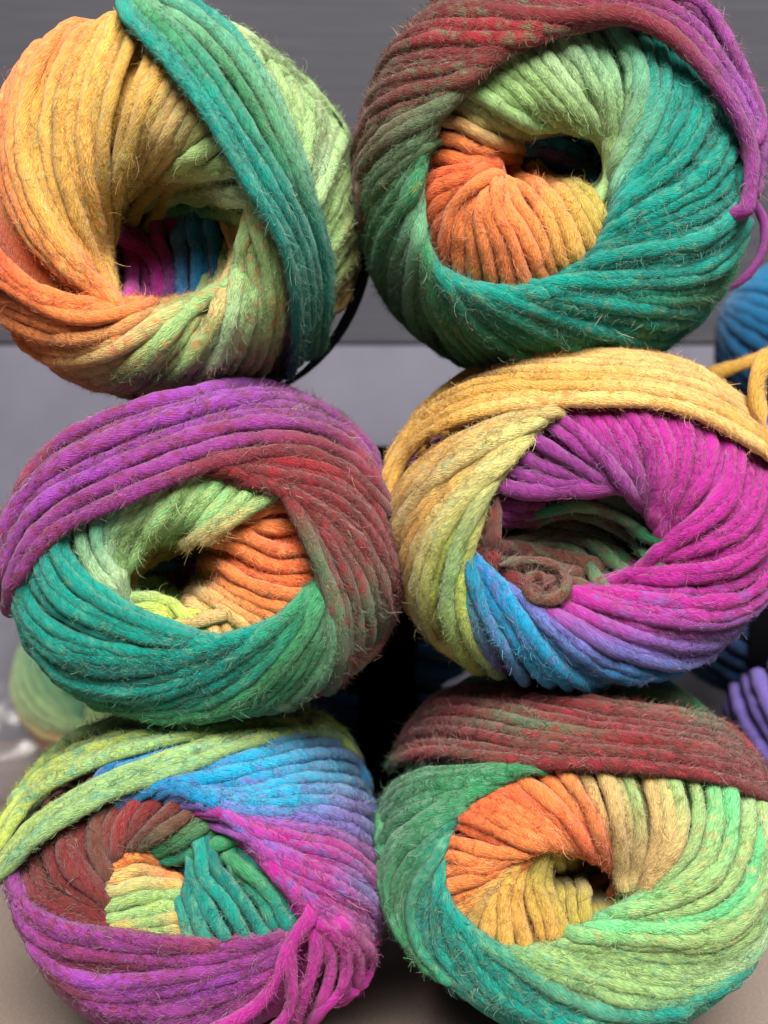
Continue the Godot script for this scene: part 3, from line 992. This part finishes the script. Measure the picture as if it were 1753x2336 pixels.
	band(q, o, z, {"l": 0.38, "s": 1.2, "ss": 0.8, "gap": 24, "r": 0.18, "e": 0.35, "es": 0.6, "c": [["pu", "pu", "rp"], ["pu", "pu", "pu", "pu"], ["pu", "rp", "pu", "pu"], ["pu", "vi", "pu", "pu"], ["rp", "pu", "vi", "pu"], ["pu", "pu", "pu", "mg"], ["pu", "pu", "mg"]], "f": ["rp", 0.2], "g": [
		[60, 780, 60, 880, 150, 1000, 350, 1060, 560, 1090, 760, 1140],
		[50, 860, 90, 980, 230, 1080, 450, 1115, 660, 1135, 900, 1140, 1100, 1120, 1230, 1080],
		[70, 950, 130, 1070, 290, 1140, 500, 1165, 720, 1180, 950, 1160, 1150, 1110],
		[100, 1040, 190, 1150, 370, 1205, 580, 1215, 800, 1200, 1000, 1170, 1200, 1090],
		[150, 1130, 260, 1240, 460, 1270, 680, 1255, 900, 1220, 1100, 1160, 1220, 1100],
		[220, 1220, 340, 1310, 540, 1330, 760, 1300, 960, 1250, 1140, 1180, 1220, 1130],
		[310, 1310, 440, 1370, 640, 1380, 850, 1340, 1040, 1270, 1200, 1180],
		[430, 1380, 580, 1415, 780, 1410, 960, 1350, 1110, 1270, 1210, 1200],
		[640, 1425, 800, 1440, 950, 1400, 1090, 1320, 1200, 1240]]})
	band(q, o, z, {"l": 0.5, "e": 6.0, "es": 0.25, "s": 1.2, "ss": 0.9, "r": 0.175, "gap": 25, "c": [["bl", "cy", "bl", "bl"], ["bl", "cy", "bl", "bl"], ["bl", "cy", "cy", "bl"], ["bl", "cy", "lv", "bl"], ["lv", "lv", "lv", "lv"], ["mg", "mg", "mg", "mg"], ["lv", "mg", "lv", "mg"], ["mg", "mg", "mg", "lv"], ["mg", "mg", "mg"], ["mg", "mg", "mg"]], "f": ["lv", 0.2], "g": [
		[450, 370, 620, 300, 850, 240, 1100, 200, 1350, 190, 1560, 230],
		[640, 430, 850, 380, 1080, 320, 1300, 270, 1500, 270, 1590, 320],
		[690, 440, 850, 470, 1050, 475, 1250, 420, 1440, 420, 1590, 460],
		[760, 460, 900, 510, 1100, 530, 1300, 510, 1480, 530, 1590, 590],
		[850, 510, 980, 560, 1150, 585, 1330, 595, 1480, 640, 1590, 720],
		[930, 560, 1060, 620, 1220, 660, 1390, 690, 1520, 760, 1600, 850],
		[1010, 620, 1130, 700, 1280, 770, 1430, 830, 1550, 910, 1600, 980],
		[1060, 690, 1160, 790, 1300, 860, 1450, 930, 1570, 1000, 1610, 1080],
		[1150, 790, 1230, 880, 1350, 960, 1470, 1030, 1570, 1100, 1610, 1180],
		[1230, 880, 1290, 970, 1390, 1050, 1490, 1130, 1570, 1210]]})
	band(q, o, z, {"l": 0.68, "r": 0.155, "wob": 3.0, "s": 1.0, "ss": 0.7, "e": 3.0, "es": 0.7, "gap": 90, "c": [["mg", "mg"]], "f": ["pu", 0.1], "g": [
		[1300, 1000, 1215, 1130, 1150, 1290, 1060, 1390, 950, 1450],
		[1310, 1010, 1240, 1080, 1215, 1160, 1230, 1270, 1230, 1370, 1180, 1450],
		[1315, 1040, 1330, 1120, 1320, 1210, 1290, 1310, 1260, 1390],
		[1335, 1050, 1390, 1150, 1390, 1250, 1360, 1350],
		[1350, 1030, 1440, 1110, 1460, 1210, 1440, 1300, 1400, 1350],
		[1400, 1040, 1490, 1130, 1515, 1220, 1495, 1310],
		[1450, 1040, 1540, 1130, 1570, 1210, 1550, 1290]]})
	band(q, o, z, {"l": 0.68, "e": 6.0, "es": 0.25, "r": 0.175, "gap": 29, "c": [["lm", "lg", "lg", "lm", "lm"], ["lm", "lm", "lg", "lg", "lm"], ["lm", "lg", "lm", "lm"], ["lg", "lg", "lg", "lm", "lg"]], "f": ["sg", 0.26], "g": [
		[60, 480, 150, 340, 310, 230, 520, 175, 740, 145, 950, 155, 1200, 140, 1420, 120, 1580, 150],
		[20, 590, 110, 430, 270, 310, 480, 245, 720, 195, 930, 190, 1150, 175, 1380, 160, 1560, 180],
		[5, 690, 90, 540, 260, 410, 460, 325, 680, 265, 850, 225, 1000, 195, 1200, 180],
		[10, 770, 110, 630, 280, 500, 480, 405, 700, 325, 880, 260, 1050, 215, 1250, 195],
		[30, 800, 140, 670, 330, 550, 540, 445, 740, 385, 920, 310, 1100, 245, 1350, 215, 1550, 240]]})
	band(q, o, z, {"l": 0.3, "e": 3.0, "es": 0.0, "c": [["db", "bl", "lm", "lm"], ["bl", "lv", "lm", "lm"]], "f": ["gr", 0.2], "g": [
		[190, 190, 330, 110, 600, 80, 1000, 60, 1350, 50, 1580, 80],
		[140, 270, 270, 180, 480, 140, 900, 110, 1300, 95, 1590, 110]]})
	finish(q, o)

	# ------------------------------------------------ lower ball, brown band over green
	z = [850.0, 1500.0, 1660.0 / 903]
	q = make_ball(1312, 1938, 31.4, Vector3(5.0, 4.45, 4.9), -2, 0, [1338, 1990], Vector2(0.75, 0.4), 2.8, 1.6)
	q.m = 3.4
	o = thing("yarn_ball", "wool ball with flecked brown band above orange, yellow and light green windings", "yarn ball", q.base, group)
	band(q, o, z, {"l": -0.05, "s": 1.2, "ss": 0.9, "c": [["or", "or"], ["or", "yl"], ["yl", "tn"], ["yl", "yl"], ["yl", "yl"], ["yl", "ol"], ["ol", "ol"], ["ol", "ol"]], "g": [
		[295, 960, 380, 940, 460, 915, 540, 880],
		[305, 1025, 400, 990, 470, 955, 540, 890],
		[340, 1085, 400, 1040, 465, 980, 540, 900],
		[400, 1155, 430, 1080, 475, 1000, 545, 910],
		[480, 1205, 490, 1110, 505, 1010, 560, 900],
		[560, 1230, 555, 1120, 550, 1000, 590, 885],
		[650, 1235, 615, 1100, 600, 980, 630, 870],
		[730, 1200, 690, 1075, 660, 965, 680, 860],
		[800, 1150, 770, 1040, 725, 950, 730, 860],
		[850, 1110, 835, 1005, 800, 920, 790, 860],
		[890, 1080, 885, 980, 860, 905, 830, 860]]})
	band(q, o, z, {"l": 0.05, "s": 1.2, "ss": 0.9, "e": 1.6, "c": [["or", "or"], ["or", "or"], ["do", "or"], ["do", "or"], ["do", "or"], ["or", "do"], ["or", "do"], ["tn", "or"]], "f": ["tn", 0.1], "g": [
		[290, 900, 380, 880, 470, 880, 560, 850],
		[292, 830, 380, 840, 480, 855, 590, 830],
		[305, 760, 400, 790, 510, 820, 630, 820],
		[335, 690, 440, 730, 560, 780, 680, 800],
		[390, 620, 490, 660, 610, 720, 730, 780],
		[460, 570, 560, 610, 670, 680, 790, 780],
		[540, 530, 640, 590, 740, 680, 860, 810],
		[620, 500, 720, 580, 830, 690, 930, 840],
		[700, 470, 800, 570, 890, 690, 970, 860],
		[790, 460, 870, 570, 930, 690, 990, 870],
		[880, 460, 930, 580, 970, 700, 1010, 890]]})
	band(q, o, z, {"l": 0.05, "rise": 0.2, "rim": 1.5, "s": 5.0, "e": 0.35, "es": 0.5, "c": [["tn", "tn", "lg"], ["lg", "tn", "lg"], ["tn", "tn"], ["lg", "tn", "tn"], ["lg", "lg", "lg"], ["bg", "lg", "bg"], ["bg", "lg", "bg"], ["pg", "lg", "lg", "bg"], ["bg", "bg", "bg"], ["lg", "lg", "bg"], ["pg", "lg", "lg"]], "f": ["tn", 0.15], "g": [
		[970, 470, 1020, 620, 1040, 780, 1050, 990],
		[1060, 470, 1110, 630, 1120, 790, 1090, 990],
		[1150, 470, 1190, 630, 1195, 790, 1120, 990],
		[1240, 470, 1290, 620, 1275, 790, 1140, 990],
		[1330, 470, 1370, 620, 1350, 780, 1240, 920, 1110, 1010],
		[1410, 480, 1440, 640, 1410, 820, 1280, 960, 1080, 1040],
		[1480, 490, 1510, 660, 1470, 860, 1320, 1000, 1030, 1070],
		[1550, 510, 1580, 700, 1520, 900, 1350, 1050, 980, 1095],
		[1610, 560, 1630, 750, 1570, 960, 1380, 1100, 930, 1120],
		[1650, 680, 1655, 850, 1590, 1050, 1380, 1160, 890, 1145],
		[1670, 820, 1655, 960, 1580, 1120, 1350, 1210, 850, 1165]]})
	band(q, o, z, {"l": 0.25, "rise": 0.1, "s": 1.2, "ss": 0.8, "rim": 2.2, "e": 0.35, "es": 0.5, "c": [["lg", "lg", "lg"], ["pg", "lg", "lg"], ["te", "lg", "lg", "gr"], ["te", "lg", "gr"], ["te", "te", "te"], ["te", "te", "te"], ["te", "te", "te"], ["te", "te", "te"], ["gr", "gr", "te"], ["gr", "gr"], ["gr", "gr"], ["gr", "gr"]], "f": ["sg", 0.2], "g": [
		[1670, 960, 1640, 1090, 1540, 1200, 1300, 1260, 800, 1185],
		[1660, 1080, 1610, 1200, 1480, 1280, 1220, 1300, 730, 1215],
		[1620, 1210, 1540, 1300, 1390, 1350, 1130, 1340, 660, 1235],
		[1560, 1310, 1450, 1380, 1270, 1410, 1000, 1360, 590, 1240],
		[1470, 1390, 1330, 1440, 1130, 1450, 880, 1370, 520, 1225],
		[1360, 1450, 1180, 1490, 980, 1470, 760, 1370, 450, 1195],
		[1200, 1510, 1000, 1520, 830, 1470, 640, 1350, 390, 1145],
		[1000, 1540, 820, 1520, 660, 1430, 510, 1290, 340, 1085],
		[800, 1530, 640, 1470, 500, 1350, 390, 1210, 310, 1045],
		[620, 1490, 480, 1400, 360, 1270, 300, 1130, 290, 1000],
		[450, 1430, 320, 1310, 240, 1170, 240, 1050, 283, 920],
		[310, 1350, 200, 1220, 160, 1070, 190, 950, 290, 840],
		[200, 1270, 110, 1120, 100, 970, 160, 850, 310, 720],
		[120, 1150, 60, 1000, 80, 850, 170, 740, 370, 620],
		[70, 1010, 30, 860, 80, 720, 210, 630, 430, 570],
		[40, 880, 30, 730, 110, 610, 260, 560, 540, 510],
		[30, 720, 60, 580, 180, 500, 360, 480, 700, 450]]})
	band(q, o, z, {"l": 0.5, "e": 6.0, "es": 0.25, "r": 0.165, "gap": 22, "c": [["gr", "rd", "bn", "br", "br", "br"], ["br", "br", "bn", "br", "br"], ["bn", "rd", "gg", "br", "bn", "br"], ["br", "rd", "br", "br", "bn", "br"], ["bn", "br", "br", "bn", "gg", "rd"]], "f": ["rd", 0.26], "g": [
		[50, 440, 200, 390, 400, 410, 560, 430, 740, 440, 1000, 445, 1300, 475, 1520, 515, 1640, 570],
		[60, 340, 200, 300, 400, 320, 650, 370, 900, 390, 1200, 410, 1450, 450, 1650, 510],
		[80, 260, 220, 220, 450, 230, 700, 290, 950, 330, 1200, 350, 1450, 390, 1660, 450],
		[110, 180, 240, 150, 450, 165, 700, 210, 950, 260, 1200, 290, 1430, 320, 1640, 385],
		[170, 130, 350, 130, 600, 145, 850, 170, 1100, 210, 1330, 240, 1520, 280, 1640, 340]]})
	band(q, o, z, {"l": 0.35, "e": 6.0, "es": 0.25, "c": [["gr", "gr", "gg", "gg"], ["gr", "te", "gr", "gr"], ["dg", "gr", "gr"]], "f": ["gg", 0.2], "g": [
		[230, 105, 450, 95, 700, 105, 1000, 130, 1300, 170, 1560, 230],
		[290, 70, 600, 60, 900, 70, 1200, 90, 1500, 130],
		[400, 30, 700, 20, 1000, 20, 1300, 35, 1480, 60]]})
	finish(q, o)


func tail(parent: Node3D, ball: Ball, zoom: Array, flat: Array, depth: float, code: String, radius: float) -> void:
	# a loose end that hangs clear of its ball
	var pts := PackedVector3Array()
	for p in curve(flat, zoom):
		pts.append(at(p.x, p.y, depth))
	var c := hue(code)
	var cols := func(t: float) -> Color:
		return Color(0, 0, 0, 0) if t < -8.0 else c
	strand(ball, parent, pts, 1, 24, cols, radius, 10, 0.12, 45.0, "loose_end")


func label_band(ball: Ball, parent: Node3D, front := -1.9, back := -4.0) -> void:
	# the black paper sleeve round the ball's middle
	var paper := StandardMaterial3D.new()
	paper.albedo_color = Color(0.035, 0.035, 0.045)
	paper.roughness = 0.85
	paper.metallic_specular = 0.1
	var st := SurfaceTool.new()
	st.begin(Mesh.PRIMITIVE_TRIANGLES)
	st.set_smooth_group(0)
	var n := 64
	var zs := [front, lerpf(front, back, 0.33), lerpf(front, back, 0.67), back]
	for i in n:
		for k in 3:
			var c: Array[Vector3] = []
			for e in [[0, 0], [1, 0], [1, 1], [0, 1]]:
				var a: float = TAU * (i + e[0]) / n
				var p := ball.c + ball.b * Vector3(ball.r.x * cos(a), ball.r.y * sin(a), zs[k + e[1]])
				c.append((ball.onto(p, 0.44, 4) - ball.base) * CM)
			for j in [0, 2, 1, 0, 3, 2]:
				st.add_vertex(c[j])
	st.index()
	st.generate_normals()
	add_mesh("label_band", st.commit(), paper, parent)


func rear_ball(label: String, px: float, py: float, depth: float, size: Vector3, yaw: float, palette: Array, sleeve: bool) -> void:
	var q := make_ball(px, py, depth, size, yaw, 0, [px, py], Vector2(-1, -1), 1.0, 1.0)
	var o := thing("yarn_ball", label, "yarn ball", q.base, "wool balls in the row behind")
	wind(q, o, 30, 6.5, 6.5, 0.0, 0.5, palette, 6.0, 8, 0.25, 0.3)
	core(q, o, -0.15, palette[0])
	if sleeve:
		label_band(q, o, 1.0, -1.0)


func plastic_bag() -> void:
	var film := StandardMaterial3D.new()
	film.albedo_color = Color(0.86, 0.86, 0.92, 0.04)
	film.transparency = BaseMaterial3D.TRANSPARENCY_ALPHA
	film.roughness = 0.25
	film.cull_mode = BaseMaterial3D.CULL_DISABLED
	var mid := at(110, 1575, 50)
	var f := noise(77, 0.35, 2)
	var v := PackedVector3Array()
	var n := PackedVector3Array()
	var ix := PackedInt32Array()
	var rows := 44
	var cols := 72
	var foot := Vector3(mid.x, 0, mid.z)
	for i in rows + 1:
		for j in cols + 1:
			var a := PI * i / rows
			var b := TAU * j / cols
			var d := Vector3(sin(a) * cos(b), cos(a), sin(a) * sin(b))
			var ridge := 1.0 + 0.16 * f.get_noise_3dv(d * 4.0) + 0.05 * f.get_noise_3dv(d * 9.0 + Vector3.ONE * 20)
			var p := mid + d * Vector3(6.4, 5.0, 4.6) * ridge
			p.y = maxf(p.y, 0.06)
			v.append((p - foot) * CM)
			n.append(d)
	for i in rows:
		for j in cols:
			var o := i * (cols + 1) + j
			ix.append_array(PackedInt32Array([o, o + 1, o + cols + 1, o + 1, o + cols + 2, o + cols + 1]))
	var st := SurfaceTool.new()
	st.create_from(arrays(v, n, PackedVector2Array(), PackedColorArray(), ix), 0)
	st.generate_normals()
	var bag := thing("plastic_bag", "crumpled clear plastic bag around the ball at the back of the shelf", "bag", foot)
	add_mesh("film", st.commit(), film, bag)


func behind() -> void:
	rear_ball("blurred orange and green wool ball inside the clear plastic bag", 245, 1555, 53, Vector3(3.9, 3.5, 3.6), 25, ["lg", "gr", "bg", "gr", "lg", "or", "tn", "lg"], false)
	plastic_bag()
	rear_ball("dark wool ball with black paper sleeve between the two middle balls", 880, 1300, 43, Vector3(4.4, 4.2, 4.4), 90, ["nv", "dg", "db", "nv"], true)
	rear_ball("dark blue wool ball low in the gap between the two bottom balls", 885, 1790, 42, Vector3(4.2, 3.5, 4.4), 90, ["nv", "db", "nv"], true)
	rear_ball("wool ball with black paper sleeve behind the magenta ball", 1790, 1340, 43, Vector3(4.2, 3.9, 4.2), 70, ["nv", "nv", "db"], true)
	rear_ball("violet wool ball at the frame edge behind the brown banded ball", 1960, 1660, 40, Vector3(4.0, 3.6, 4.0), 10, ["lv", "lv"], false)
	rear_ball("deep blue wool ball behind the loose yellow strand", 1870, 780, 46, Vector3(3.7, 3.0, 3.6), 60, ["db", "bl", "db", "nv"], true)
	rear_ball("pale lilac wool ball under the deep blue one", 1850, 1030, 47, Vector3(3.8, 2.7, 3.6), 20, ["lv", "lv"], false)
